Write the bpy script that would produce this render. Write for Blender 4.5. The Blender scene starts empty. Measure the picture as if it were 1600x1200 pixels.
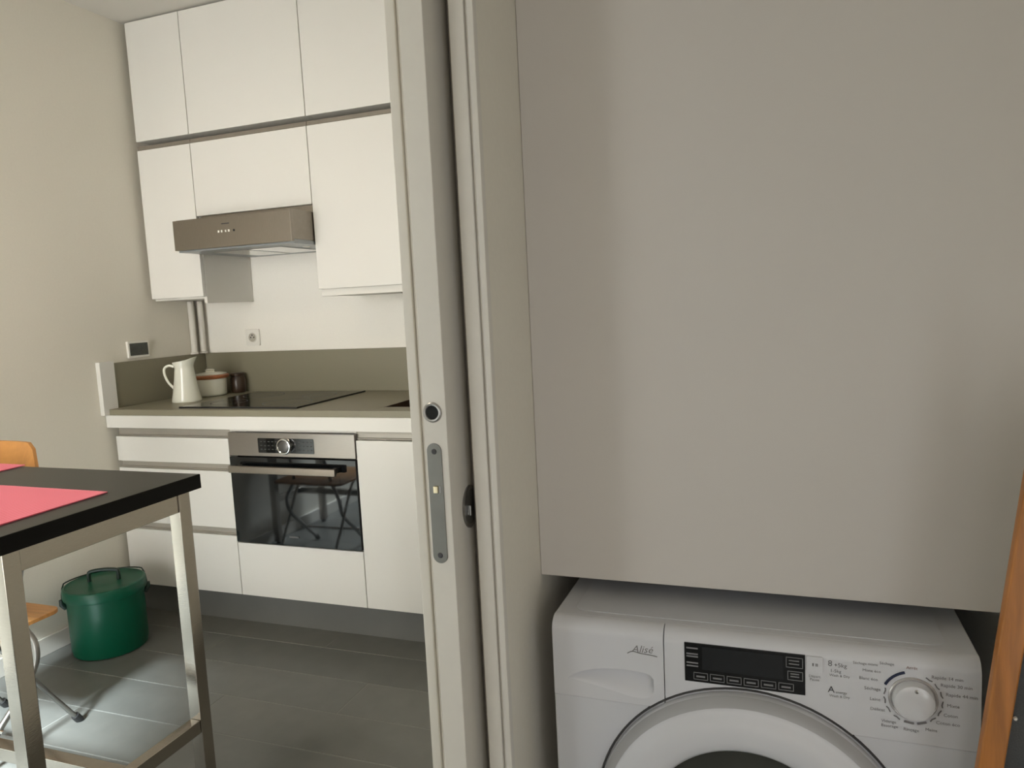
import bpy, bmesh, math, random
from mathutils import Vector, Matrix
random.seed(7)
SC = bpy.context.scene
COL = SC.collection

# ------------------------------------------------------------------ camera
CAM = Vector((2.7442, -2.3924, 1.291))
YAW, PITCH, ROLL, FPX = 0.3528, 0.1097, -0.0489, 1160.5
def camera():
    cy, sy, cp, sp = math.cos(YAW), math.sin(YAW), math.cos(PITCH), math.sin(PITCH)
    f = Vector((-sy*cp, cy*cp, -sp)); r = Vector((cy, sy, 0)); u = r.cross(f)
    c, s = math.cos(ROLL), math.sin(ROLL)
    r2 = c*r + s*u; u2 = -s*r + c*u
    cd = bpy.data.cameras.new('camera'); o = bpy.data.objects.new('camera', cd); COL.objects.link(o)
    m = Matrix((r2, u2, -f)).transposed().to_4x4(); m.translation = CAM
    o.matrix_world = m
    cd.sensor_fit = 'HORIZONTAL'; cd.sensor_width = 36; cd.lens = FPX/1600*36
    cd.clip_start = .02
    SC.camera = o
camera()

# ------------------------------------------------------------------ world, lights, exposure
SC.view_settings.view_transform = 'Standard'
SC.view_settings.look = 'None'
SC.view_settings.gamma = 1
SC.view_settings.use_curve_mapping = False
SC.view_settings.exposure = 0.0
w = bpy.data.worlds.new('sky'); SC.world = w; w.use_nodes = True
bg = w.node_tree.nodes['Background']; bg.inputs[0].default_value = (.78, .88, 1, 1); bg.inputs[1].default_value = 1.0
def area(name, loc, aim, sx, sy, power, col, shape='RECTANGLE', spread=math.pi):
    l = bpy.data.lights.new(name, 'AREA'); l.shape = shape; l.size = sx; l.size_y = sy; l.energy = power; l.color = col; l.spread = spread
    o = bpy.data.objects.new(name, l); COL.objects.link(o); o.location = loc
    o.rotation_euler = (Vector(aim)-Vector(loc)).to_track_quat('-Z', 'Y').to_euler()
    return o
# daylight entering by the kitchen's glazed door and by the two low windows of the hall (both behind the viewer)
area('kitchen_daylight', (.75, -3.02, 1.22), (.75, 0, 1.32), 1.05, 1.8, 17.5, (1, .97, .905), spread=math.radians(90))
area('hall_daylight', (3.31, -2.62, 1.0), (2.5, -2.5, .95), .8, 1.3, 3.6, (1, .945, .905))
area('hall_end_daylight', (2.8, -4.0, .95), (2.8, -1.2, .9), .7, 1.2, 3.9, (1, .955, .93))
# hazy sun slanting in through the same glazing, on to the kitchen floor
def sun():
    l = bpy.data.lights.new('sun', 'SUN'); l.energy = 52; l.angle = math.radians(11); l.color = (.82, .94, 1.0)
    o = bpy.data.objects.new('sun', l); COL.objects.link(o)
    o.rotation_euler = Vector((-.25, 1, -.85)).to_track_quat('-Z', 'Y').to_euler()
sun()

# ------------------------------------------------------------------ materials
def mat(name, col, rough=.5, metal=0, bump=0, scale=40, var=0, spec=.5, coat=0, stretch=None, emit=0):
    m = bpy.data.materials.new(name); m.use_nodes = True; nt = m.node_tree; n = nt.nodes; L = nt.links
    b = n['Principled BSDF']
    b.inputs['Base Color'].default_value = (*col, 1); b.inputs['Roughness'].default_value = rough
    b.inputs['Metallic'].default_value = metal; b.inputs['Specular IOR Level'].default_value = spec
    b.inputs['Coat Weight'].default_value = coat
    if emit:
        b.inputs['Emission Color'].default_value = (*col, 1); b.inputs['Emission Strength'].default_value = emit
    if bump or var:
        tc = n.new('ShaderNodeTexCoord'); mp = n.new('ShaderNodeMapping'); nz = n.new('ShaderNodeTexNoise')
        if stretch: mp.inputs['Scale'].default_value = stretch
        nz.inputs['Scale'].default_value = scale; nz.inputs['Detail'].default_value = 4
        L.new(tc.outputs['Object'], mp.inputs[0]); L.new(mp.outputs[0], nz.inputs['Vector'])
        if var:
            r = n.new('ShaderNodeValToRGB')
            r.color_ramp.elements[0].position = .3; r.color_ramp.elements[1].position = .7
            r.color_ramp.elements[0].color = (*[c*(1-var) for c in col], 1)
            r.color_ramp.elements[1].color = (*[min(1, c*(1+var)) for c in col], 1)
            L.new(nz.outputs['Fac'], r.inputs[0]); L.new(r.outputs[0], b.inputs['Base Color'])
        if bump:
            bp = n.new('ShaderNodeBump'); bp.inputs['Strength'].default_value = bump; bp.inputs['Distance'].default_value = .002
            L.new(nz.outputs['Fac'], bp.inputs['Height']); L.new(bp.outputs[0], b.inputs['Normal'])
    return m
M = {}
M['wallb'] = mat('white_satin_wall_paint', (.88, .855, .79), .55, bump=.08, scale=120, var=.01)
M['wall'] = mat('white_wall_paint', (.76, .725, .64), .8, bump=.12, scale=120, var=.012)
M['ceil'] = mat('ceiling_paint', (.66, .64, .59), .85, bump=.08, scale=120)
M['lacq'] = mat('white_cabinet_lacquer', (.735, .72, .68), .38, var=.008, scale=4)
M['carc'] = mat('white_carcass_board', (.72, .70, .65), .5, var=.01, scale=8)
M['chan'] = mat('grip_channel_aluminium', (.42, .39, .34), .45, .35, var=.03, scale=12)
M['rail'] = mat('brown_grip_rail', (.22, .19, .155), .5, .2, var=.03, scale=12)
M['frame'] = mat('white_door_paint', (.69, .66, .60), .5, bump=.06, scale=60, var=.012)
M['cup'] = mat('white_melamine_front', (.64, .605, .565), .5, var=.008, scale=3)
M['grey_lam'] = mat('taupe_grey_laminate', (.235, .215, .152), .42, bump=.05, scale=300, var=.05)
M['plinth'] = mat('grey_plinth', (.14, .14, .13), .4, var=.04, scale=10)
M['steel'] = mat('brushed_steel', (.42, .385, .345), .13, 1, bump=.05, scale=60, var=.04, stretch=(1, 1, 12))
M['steel_h'] = mat('brushed_steel_sheet', (.295, .262, .225), .33, 1, bump=.05, scale=60, var=.04, stretch=(12, 1, 1))
M['oven_steel'] = mat('oven_steel', (.36, .335, .31), .3, 1, bump=.03, scale=60, var=.03, stretch=(.6, 1, 14))
M['tube'] = mat('satin_steel_tube', (.36, .35, .33), .3, 1, var=.03, scale=20)
M['chrome'] = mat('chrome', (.75, .75, .74), .12, 1, var=.02, scale=20)
M['glass_blk'] = mat('black_glass', (.006, .007, .008), .04, spec=.6, var=.05, scale=3)
M['black'] = mat('black_plastic', (.012, .012, .012), .45, var=.1, scale=30)
M['hole'] = mat('dark_hole', (.003, .003, .003), .8, var=.1, scale=30)
M['hobglass'] = mat('hob_glass', (.012, .014, .013), .06, spec=.9, var=.05, scale=8)
M['tile'] = mat('grey_floor_tile', (.128, .128, .117), .34, bump=.1, scale=14, var=.07)
M['tile2'] = mat('grey_floor_tile_b', (.119, .120, .110), .36, bump=.1, scale=12, var=.08)
M['tile3'] = mat('grey_floor_tile_c', (.137, .136, .123), .33, bump=.1, scale=13, var=.07)
M['grout'] = mat('floor_grout', (.22, .22, .20), .8, bump=.2, scale=200, var=.05)
M['top_blk'] = mat('black_table_laminate', (.009, .008, .0075), .34, bump=.05, scale=200, var=.1)
M['wood'] = mat('orange_plywood', (.56, .26, .075), .38, bump=.05, scale=14, var=.14, stretch=(1, 8, 1))
M['pole'] = mat('varnished_pine', (.40, .15, .028), .4, bump=.08, scale=16, var=.22, stretch=(7, 7, .7))
M['canvas'] = mat('slate_canvas', (.075, .08, .085), .9, bump=.4, scale=500, var=.1)
M['green'] = mat('green_enamel', (.001, .078, .040), .36, var=.06, scale=6, spec=.35)
M['green_d'] = mat('dark_green_wire', (.002, .016, .009), .4, var=.1, scale=20)
M['ceramic'] = mat('white_glazed_ceramic', (.80, .80, .70), .15, var=.02, scale=10, coat=.3)
M['copper'] = mat('brown_glaze', (.36, .13, .055), .35, var=.15, scale=30)
M['brown'] = mat('dark_brown_glaze', (.045, .026, .016), .3, var=.15, scale=20)
M['white_pl'] = mat('white_plastic', (.80, .78, .72), .4, var=.01, scale=10)
M['lcd'] = mat('lcd_screen', (.05, .055, .045), .25, var=.2, scale=60)
M['ink_d'] = mat('dark_print', (.05, .05, .055), .6, var=.05, scale=30)
M['ink_g'] = mat('grey_print', (.20, .195, .20), .6, var=.05, scale=30)
M['ink_b'] = mat('navy_print', (.012, .02, .06), .6, var=.05, scale=30)
M['ink_r'] = mat('red_grey_print', (.26, .14, .13), .6, var=.05, scale=30)
M['ink_l'] = mat('light_print', (.22, .22, .225), .6, var=.05, scale=30)
M['washer'] = mat('white_appliance_enamel', (.655, .665, .70), .3, var=.006, scale=5, coat=.15)
M['washer_pl'] = mat('white_appliance_plastic', (.675, .68, .71), .34, var=.006, scale=5)
M['ring_g'] = mat('grey_plastic_ring', (.42, .42, .43), .4, var=.03, scale=10)
M['porthole'] = mat('dark_porthole_glass', (.05, .052, .045), .08, var=.1, scale=6)
M['lock'] = mat('satin_nickel', (.20, .20, .185), .45, .6, var=.06, scale=30)
M['iron'] = mat('dark_nickel', (.26, .255, .25), .3, .9, var=.08, scale=30)
M['lamp'] = mat('lamp_opal', (1, .93, .80), .5, emit=1.5)
M['brass'] = mat('brass_latch', (.75, .66, .45), .3, .8, var=.05, scale=20)
# pink ribbed mat: fine woven ribs
def pink():
    m = mat('pink_ribbed_vinyl', (.72, .15, .17), .6)
    nt = m.node_tree; n = nt.nodes; L = nt.links; b = n['Principled BSDF']
    tc = n.new('ShaderNodeTexCoord'); wv = n.new('ShaderNodeTexWave'); wv.wave_type = 'BANDS'; wv.bands_direction = 'X'
    wv.inputs['Scale'].default_value = 24; wv.inputs['Distortion'].default_value = .15
    r = n.new('ShaderNodeValToRGB'); r.color_ramp.elements[0].color = (.90, .165, .245, 1); r.color_ramp.elements[1].color = (1, .28, .37, 1)
    bp = n.new('ShaderNodeBump'); bp.inputs['Strength'].default_value = .5; bp.inputs['Distance'].default_value = .002
    L.new(tc.outputs['Object'], wv.inputs['Vector']); L.new(wv.outputs['Fac'], r.inputs[0]); L.new(r.outputs[0], b.inputs['Base Color'])
    L.new(wv.outputs['Fac'], bp.inputs['Height']); L.new(bp.outputs[0], b.inputs['Normal'])
    return m
M['pink'] = pink()
def pane_mat():
    m = bpy.data.materials.new('window_glass'); m.use_nodes = True; nt = m.node_tree; n = nt.nodes; L = nt.links
    n.remove(n['Principled BSDF']); t = n.new('ShaderNodeBsdfTransparent'); g = n.new('ShaderNodeBsdfGlossy'); x = n.new('ShaderNodeMixShader')
    g.inputs['Roughness'].default_value = .02; x.inputs[0].default_value = .08
    L.new(t.outputs[0], x.inputs[1]); L.new(g.outputs[0], x.inputs[2]); L.new(x.outputs[0], n['Material Output'].inputs[0])
    return m
M['pane'] = pane_mat()

# ------------------------------------------------------------------ helpers
BASE = {}
def thing(name, label, cat, loc, group=None):
    o = bpy.data.objects.new(name, None); COL.objects.link(o); o.location = loc; o.empty_display_size = .05
    o['label'] = label; o['category'] = cat
    if group: o['group'] = group
    BASE[o.name] = Vector(loc)
    return o
def obj(name, bm, m, parent=None, smooth=False, bevel=0, seg=2, label=None, kind=None):
    """link a bmesh given in world coordinates as one mesh object"""
    base = BASE[parent.name] if parent else Vector((0, 0, 0))
    if not parent and bm.verts:
        xs = [v.co for v in bm.verts]
        base = Vector((sum(c.x for c in xs)/len(xs), sum(c.y for c in xs)/len(xs), min(c.z for c in xs)))
    bmesh.ops.recalc_face_normals(bm, faces=bm.faces)
    for v in bm.verts: v.co -= base
    me = bpy.data.meshes.new(name); bm.to_mesh(me); bm.free()
    me.materials.append(M[m] if isinstance(m, str) else m)
    if smooth:
        for p in me.polygons: p.use_smooth = True
    o = bpy.data.objects.new(name, me); COL.objects.link(o)
    if parent: o.parent = parent
    else: o.location = base
    BASE[o.name] = base
    if bevel:
        md = o.modifiers.new('bevel', 'BEVEL'); md.width = bevel; md.segments = seg; md.limit_method = 'ANGLE'; md.angle_limit = .7
        md.harden_normals = False
        for p in me.polygons: p.use_smooth = True
        w2 = o.modifiers.new('wn', 'WEIGHTED_NORMAL'); w2.keep_sharp = True
    elif smooth:
        es = o.modifiers.new('es', 'EDGE_SPLIT'); es.split_angle = .7
    if label: o['label'] = label
    if kind: o['kind'] = kind
    return o
def tag(o, label, cat, group=None):
    o['label'] = label; o['category'] = cat
    if group: o['group'] = group
    return o
def B(*boxes):
    bm = bmesh.new()
    for b in boxes: box(bm, *b)
    return bm
def box(bm, x0, x1, y0, y1, z0, z1):
    v = [bm.verts.new((x, y, z)) for z in (z0, z1) for y in (y0, y1) for x in (x0, x1)]
    for f in ((0, 1, 3, 2), (4, 6, 7, 5), (0, 4, 5, 1), (2, 3, 7, 6), (0, 2, 6, 4), (1, 5, 7, 3)):
        bm.faces.new([v[i] for i in f])
    return bm
def prism(bm, pts, axis, a, b):
    def P(p, t): return {'x': (t, p[0], p[1]), 'y': (p[0], t, p[1]), 'z': (p[0], p[1], t)}[axis]
    va = [bm.verts.new(P(p, a)) for p in pts]; vb = [bm.verts.new(P(p, b)) for p in pts]
    n = len(pts); bm.faces.new(va); bm.faces.new(vb[::-1])
    for i in range(n): bm.faces.new((va[i], va[(i+1) % n], vb[(i+1) % n], vb[i]))
    return bm
def smooth_path(pts, sub=6):
    P = [Vector(p) for p in pts]; out = []
    for i in range(len(P)-1):
        p0 = P[max(i-1, 0)]; p1 = P[i]; p2 = P[i+1]; p3 = P[min(i+2, len(P)-1)]
        for k in range(sub):
            t = k/sub
            out.append(.5*((2*p1)+(-p0+p2)*t+(2*p0-5*p1+4*p2-p3)*t*t+(-p0+3*p1-3*p2+p3)*t**3))
    out.append(P[-1]); return out
def tube(bm, pts, r, n=10, flat=1.0, closed_ends=True):
    P = [Vector(p) for p in pts]; rings = []
    t = (P[1]-P[0]).normalized(); a = t.orthogonal().normalized()
    for i, p in enumerate(P):
        t2 = (P[min(i+1, len(P)-1)]-P[max(i-1, 0)]).normalized()
        a = (a - a.dot(t2)*t2).normalized(); b = t2.cross(a)
        rr = r[i] if isinstance(r, (list, tuple)) else r
        rings.append([bm.verts.new(p+rr*(math.cos(q)*a+flat*math.sin(q)*b)) for q in [2*math.pi*k/n for k in range(n)]])
    for i in range(len(P)-1):
        for k in range(n): bm.faces.new((rings[i][k], rings[i][(k+1) % n], rings[i+1][(k+1) % n], rings[i+1][k]))
    if closed_ends: bm.faces.new(rings[0][::-1]); bm.faces.new(rings[-1])
    return bm
def lathe(bm, prof, c, axis='z', n=48):
    rings = []
    for r, h in prof:
        if r < 1e-6:
            p = (c[0], c[1], c[2]+h) if axis == 'z' else (c[0], c[1]+h, c[2]); rings.append([bm.verts.new(p)]); continue
        ring = []
        for k in range(n):
            q = 2*math.pi*k/n; x, y = r*math.cos(q), r*math.sin(q)
            ring.append(bm.verts.new((c[0]+x, c[1]+y, c[2]+h) if axis == 'z' else (c[0]+x, c[1]+h, c[2]+y)))
        rings.append(ring)
    for A, Bq in zip(rings, rings[1:]):
        if len(A) == 1 and len(Bq) == 1: continue
        for k in range(n):
            k2 = (k+1) % n
            if len(A) == 1: bm.faces.new((A[0], Bq[k], Bq[k2]))
            elif len(Bq) == 1: bm.faces.new((A[k], Bq[0], A[k2]))
            else: bm.faces.new((A[k], Bq[k], Bq[k2], A[k2]))
    return bm
def rrect(x0, x1, z0, z1, r, n=5):
    pts = []
    for cx, cz, a0 in ((x1-r, z1-r, 0), (x0+r, z1-r, 90), (x0+r, z0+r, 180), (x1-r, z0+r, 270)):
        for k in range(n+1):
            a = math.radians(a0+90*k/n); pts.append((cx+r*math.cos(a), cz+r*math.sin(a)))
    return pts
FONT = None
def text_bm(items, y, flip=False):
    """flat lettering on a plane facing -y: items (string, x, z, size, align, angle)"""
    bm = bmesh.new(); dg = bpy.context.evaluated_depsgraph_get()
    for s, x, z, size, al, ang in items:
        cu = bpy.data.curves.new('t', 'FONT'); cu.body = s; cu.size = size; cu.align_x = al; cu.align_y = 'CENTER'; cu.resolution_u = 2
        o = bpy.data.objects.new('t', cu)
        me = bpy.data.meshes.new_from_object(o)
        me.transform(Matrix.Translation((x, y, z)) @ Matrix.Rotation(-ang, 4, 'Y') @ Matrix.Rotation(math.pi/2, 4, 'X'))
        bm.from_mesh(me); bpy.data.meshes.remove(me); bpy.data.objects.remove(o); bpy.data.curves.remove(cu)
    return bm
def struct(name, bm, m, bevel=0, label=None, parent=None):
    o = obj(name, bm, m, parent, bevel=bevel)
    if not parent: o['kind'] = 'structure'
    if label: o['label'] = label
    return o

# ------------------------------------------------------------------ the room shell
ZC = 2.60
XH = 3.34        # hall right wall
YB = -4.05       # rear wall behind the viewer (hall)
YK = -3.10       # kitchen wall with the glazed door
fl = struct('floor', B((-.15, XH+.15, YB-.15, .75, -.08, -.0009)), 'grout', label='grey floor of long rectangular tiles with pale joints')
# long tiles 0.2 x 0.6 laid in rows along the kitchen units
pitch, joint, TL = .197, .004, 1.2
def tile_mesh(L, mk):
    bm = bmesh.new(); h = .0025
    x0, x1, y0, y1 = joint/2, L-joint/2, joint/2, pitch-joint/2; c = .0007
    lo = [bm.verts.new(p) for p in ((x0, y0, -.004), (x1, y0, -.004), (x1, y1, -.004), (x0, y1, -.004))]
    mi = [bm.verts.new((v.co.x, v.co.y, -c)) for v in lo]
    up = [bm.verts.new(p) for p in ((x0+c, y0+c, 0), (x1-c, y0+c, 0), (x1-c, y1-c, 0), (x0+c, y1-c, 0))]
    for A, Bq in ((lo, mi), (mi, up)):
        for k in range(4): bm.faces.new((A[k], A[(k+1) % 4], Bq[(k+1) % 4], Bq[k]))
    bm.faces.new(up)
    bmesh.ops.recalc_face_normals(bm, faces=bm.faces)
    me = bpy.data.meshes.new('tile'); bm.to_mesh(me); bm.free(); me.materials.append(M[mk]); return me
tcache = {}
row = 0
y = .6
ys = [-.083 - pitch*k for k in range(-4, 21)]
for row, yt in enumerate(ys):
    y0 = yt-pitch
    x = -((row*.37) % 1.0)*TL
    while x < XH:
        a, b = max(x, 0), min(x+TL, XH)
        if b-a > .03 and y0 < .6 and not (y0+pitch < YK and b < 2.2):
            mk = random.choice(('tile', 'tile2', 'tile3')); key = (round(b-a, 3), mk)
            if key not in tcache: tcache[key] = tile_mesh(b-a, mk)
            o = bpy.data.objects.new('tile', tcache[key]); COL.objects.link(o); o.parent = fl
            o.location = Vector((a, y0, 0)) - BASE[fl.name]
        x += TL
struct('ceiling', B((-.15, 2.34, YK-.15, .75, ZC, ZC+.1), (2.34, XH+.15, YB-.15, .75, ZC, ZC+.1)), 'ceil', label='flat white painted ceiling')
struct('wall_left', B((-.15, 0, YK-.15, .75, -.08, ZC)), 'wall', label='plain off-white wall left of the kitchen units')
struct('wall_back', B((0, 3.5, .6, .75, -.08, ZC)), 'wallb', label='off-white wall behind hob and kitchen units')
# kitchen wall behind the viewer with a glazed door opening
wx0, wx1, wz1 = .15, 1.35, 2.2
struct('wall_front', B((0, wx0, YK-.15, YK, -.08, ZC), (wx1, 2.34, YK-.15, YK, -.08, ZC), (wx0, wx1, YK-.15, YK, wz1, ZC)), 'wall', label='kitchen wall around the glazed door')
win = struct('window_1', B((wx0, wx0+.06, YK-.1, YK-.04, 0, wz1), (wx1-.06, wx1, YK-.1, YK-.04, 0, wz1), ((wx0+wx1)/2-.05, (wx0+wx1)/2+.05, YK-.1, YK-.04, 0, wz1),
    (wx0+.06, wx1-.06, YK-.1, YK-.04, wz1-.06, wz1), (wx0+.06, wx1-.06, YK-.1, YK-.04, 0, .1)), 'frame', label='white framed glazed double door')
for xa, xb in ((wx0+.06, (wx0+wx1)/2-.05), ((wx0+wx1)/2+.05, wx1-.06)):
    obj('pane', B((xa, xb, YK-.075, YK-.07, .1, wz1-.06)), 'pane', win)
# wall with the pocket for the sliding door (two leaves) between kitchen and hall
XK0, XK1, XD0, XD1, XP0, XP1 = 2.218, 2.2505, 2.2545, 2.291, 2.311, 2.346
YP = -1.40       # mouth of the pocket
YO = -2.20       # other end of the opening
struct('wall_divider', B((XK0, XK1, YP+.012, .6, -.02, ZC), (XP0, XP1-.004, YP+.012, .6, -.02, ZC), (XK1, XP0, -.45, -.40, 0, ZC),
    (XK0, XP1-.004, YO, YP+.012, 2.1, ZC), (XK0, XP1-.004, YK, YO, -.02, ZC), (XP1-.004-.12, XP1-.004, YB, YK-.15, -.02, ZC)), 'wall', label='thin partition wall holding the sliding door pocket')
struct('trim_1', B((XK0-.004, XK0+.012, YP-.004, YP+.012, 0, 2.1), (XK0+.012, XK1, YP, YP+.012, 0, 2.1)), 'frame', bevel=.0015, label='white jamb strip on the kitchen side of the sliding door')
struct('trim_2', B((XP0, XP1-.012, YP, YP+.012, 0, 2.1), (XP1-.012, XP1-.007, YP+.004, YP+.012, 0, 2.1), (XP1-.007, XP1+.003, YP-.002, YP+.012, 0, 2.1)), 'frame', bevel=.0015, label='white jamb strip with a narrow bead beside the laundry alcove')
# brush seal in the mouth of the pocket
struct('trim_3', B((XD1+.004, XP0, YP+.034, YP+.040, 0, 2.08)), mat('brush_seal', (.34, .31, .27), .9, bump=.1, scale=300, var=.06), label='dark brush seal beside the sliding door')
# alcove behind the washing machine
struct('wall_alcove', B((XP1-.004, 3.06, -.62, -.5, -.02, ZC), (3.062, XH, -1.18, -.5, -.02, ZC)), 'wall', label='walls of the laundry alcove')
hy0, hy1, hz0, hz1 = -3.06, -2.18, .3, 1.7
struct('wall_right', B((XH, XH+.15, YB-.15, hy0, -.08, ZC), (XH, XH+.15, hy1, .75, -.08, ZC), (XH, XH+.15, hy0, hy1, hz1, ZC), (XH, XH+.15, hy0, hy1, -.08, hz0)), 'wall', label='hall wall on the right with a low window')
kx0, kx1, kz0, kz1 = 2.44, 3.16, .3, 1.6
struct('wall_rear', B((2.2, kx0, YB-.15, YB, -.08, ZC), (kx1, XH, YB-.15, YB, -.08, ZC), (kx0, kx1, YB-.15, YB, kz1, ZC), (kx0, kx1, YB-.15, YB, -.08, kz0)), 'wall', label='end wall of the hall with a low window')
win = struct('window_3', B((kx0, kx0+.05, YB-.1, YB-.04, kz0, kz1), (kx1-.05, kx1, YB-.1, YB-.04, kz0, kz1), (kx0+.05, kx1-.05, YB-.1, YB-.04, kz1-.05, kz1), (kx0+.05, kx1-.05, YB-.1, YB-.04, kz0, kz0+.05)), 'frame', label='white framed window at the end of the hall')
obj('pane', B((kx0+.05, kx1-.05, YB-.075, YB-.07, kz0+.05, kz1-.05)), mat('obscure_window_film', (.75, .78, .8), .6, var=.02, scale=40), win)
win = struct('window_2', B((XH+.04, XH+.1, hy0, hy0+.05, hz0, hz1), (XH+.04, XH+.1, hy1-.05, hy1, hz0, hz1), (XH+.04, XH+.1, hy0+.05, hy1-.05, hz1-.05, hz1), (XH+.04, XH+.1, hy0+.05, hy1-.05, hz0, hz0+.05)), 'frame', label='white framed hall window')
obj('pane', B((XH+.07, XH+.075, hy0+.05, hy1-.05, hz0+.05, hz1-.05)), 'pane', win)
struct('baseboard_left', B((0, .012, -2.9, .0, 0, .07)), 'frame', bevel=.002, label='low white skirting board along the left wall')
struct('baseboard_back', B((.015, 2.2, .055, .07, 0, .14)), 'plinth', label='grey plinth under the kitchen base units')

# ------------------------------------------------------------------ sliding door in its pocket
door = struct('door_1', B((XD0, XD1, -1.44, -.62, .008, 2.085)), 'frame', bevel=.0015, label='white sliding pocket door, edge turned to the hall')
fp = obj('lock_faceplate', prism(bmesh.new(), rrect(2.2575, 2.2805, .915, 1.094, .0113, 8), 'y', -1.4415, -1.436), 'lock', door, bevel=.0004)
for zz in (.927, 1.082): obj('screw', lathe(bmesh.new(), [(0, -.0012), (.0035, -.0010), (.0042, 0), (.0042, .002)], (2.269, -1.4415, zz), 'y', 16), 'ink_d', fp, smooth=True)
obj('latch', B((2.2655, 2.2725, -1.4445, -1.438, 1.021, 1.031)), 'brass', fp, bevel=.0006)
obj('latch_slot', B((2.2735, 2.2765, -1.4419, -1.440, 1.021, 1.031)), 'iron', fp)
M['ring'] = mat('satin_ring', (.45, .44, .43), .35, .8, var=.05, scale=30)
er = obj('edge_pull', lathe(bmesh.new(), [(.0095, .004), (.0098, -.0005), (.0105, -.0022), (.0125, -.0028), (.0143, -.0018), (.0150, 0), (.0150, .003)], (2.2695, -1.44, 1.139), 'y', 40), 'ring', door, smooth=True)
obj('finger_hole', lathe(bmesh.new(), [(0, -.0006), (.0098, -.0006), (.0098, .003)], (2.2695, -1.44, 1.139), 'y', 40), 'hole', er)
# flush pull in the hall face (face normal +x)
def flush(bm, pr, yc, zc, ry, rz, n=40):
    rings = []
    for s, dx in pr:
        rings.append([bm.verts.new((XD1+dx, yc+ry*s*math.cos(2*math.pi*k/n), zc+rz*s*math.sin(2*math.pi*k/n))) for k in range(n)])
    for A, Bq in zip(rings, rings[1:]):
        for k in range(n): bm.faces.new((A[k], A[(k+1) % n], Bq[(k+1) % n], Bq[k]))
    return rings
bm = bmesh.new(); flush(bm, ((1.0, -.001), (1.0, .002), (.94, .0032), (.82, .0026), (.78, .0005)), -1.376, .984, .027, .033)
fpl = obj('flush_pull', bm, 'iron', door, smooth=True)
bm = bmesh.new(); rg = flush(bm, ((.80, .0012), (.6, .0006)), -1.376, .984, .027, .033); bm.faces.new(rg[-1])
obj('finger_dish', bm, 'lock', fpl, smooth=True)
obj('thumb_turn', B((XD1+.0006, XD1+.006, -1.386, -1.382, .972, .988)), 'chrome', fpl, bevel=.001)

# ------------------------------------------------------------------ kitchen: upper cabinets
YU = .266        # face of the upper doors
ZT = 2.592
def upper(x0, x1, zd0, zc0, zd1, zc1, label, group, handle_rail):
    """door from zd0..zd1, carcass from zc0..zc1"""
    t = thing('wall_cabinet', label, 'cabinet', ((x0+x1)/2, .43, zc0), group)
    bx_ = [(x0+.001, x1-.001, YU+.0215, .598, zc0, zc1)]
    if handle_rail == 'L': bx_ = [(x0+.001, x1-.018, YU+.0215, .598, zc0+.02, zc1), (x1-.018, x1-.001, YU+.0215, .598, zc0, zc1)]
    obj('body', B(*bx_), 'carc', t, bevel=.0008)
    obj('door', B((x0+.0016, x1-.0016, YU, YU+.019, zd0, zd1)), 'lacq', t, bevel=.0014)
    if handle_rail:
        obj('grip_rail', B((x0+.001, x1-.001, YU+.004, YU+.0213, zd1+.002, zd1+.018)), 'rail', t)
    return t
XS = (.029, .328, .928, 1.528, 2.13)
uplab = ('narrow white top cabinet door in the ceiling corner by the left wall', 'wide white flap-front top cabinet above the extractor hood column',
         'white top cabinet door nearest the sliding door', 'white top cabinet beyond the sliding door')
lolab = ('narrow white wall cabinet left of the extractor hood', 'short wide white wall cabinet directly above the extractor hood',
         'tall white wall cabinet right of the extractor hood', 'white wall cabinet beyond the sliding door')
for i in range(4):
    upper(XS[i], XS[i+1], 2.083, 2.0855, ZT, ZT+.004, uplab[i], 'upper row of wall cabinets', False)
    upper(XS[i], XS[i+1], 1.383 if i != 1 else 1.732, 1.354 if i != 1 else 1.735, 2.044, 2.064, lolab[i], 'lower row of wall cabinets', 'L' if i == 0 else 'R')

# ------------------------------------------------------------------ extractor hood
h = thing('extractor_hood', 'brushed steel pull-out extractor hood under the short wall cabinet', 'hood', (.635, .35, 1.57))
HX0, HX1, HY = .341, .929, .11
obj('front_panel', B((HX0, HX1, HY, HY+.018, 1.573, 1.696)), 'steel_h', h, bevel=.0015)
obj('drawer_body', B((HX0+.003, HX1-.003, HY+.018, YU+.012, 1.583, 1.700)), 'steel_h', h, bevel=.001)
obj('housing', B((HX0+.002, HX1-.002, YU+.012, .596, 1.583, 1.731)), 'steel_h', h)
obj('glass_lip', B((HX0+.002, HX1-.004, HY+.02, .594, 1.566, 1.5825)), mat('hood_underside', (.30, .32, .33), .35, .5, var=.05, scale=20), h, bevel=.001)
for xf in (.46, .64): obj('grease_filter', B((xf, xf+.165, .2, .5, 1.563, 1.5655)), 'chrome', h)
obj('lamp_lens', lathe(bmesh.new(), [(0, -.003), (.014, -.003), (.016, 0)], (.86, .30, 1.566), 'z', 20), 'white_pl', h)
for k, xb in enumerate((.5775, .5935, .6135, .6295, .6545)):
    obj('button', B((xb-.0035, xb+.0035, HY-.002, HY+.001, 1.6315, 1.6405)), 'white_pl' if k < 4 else 'black', h)
obj('brand_print', B((.594, .632, HY-.0006, HY+.001, 1.664, 1.668)), 'ink_d', h)

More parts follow.
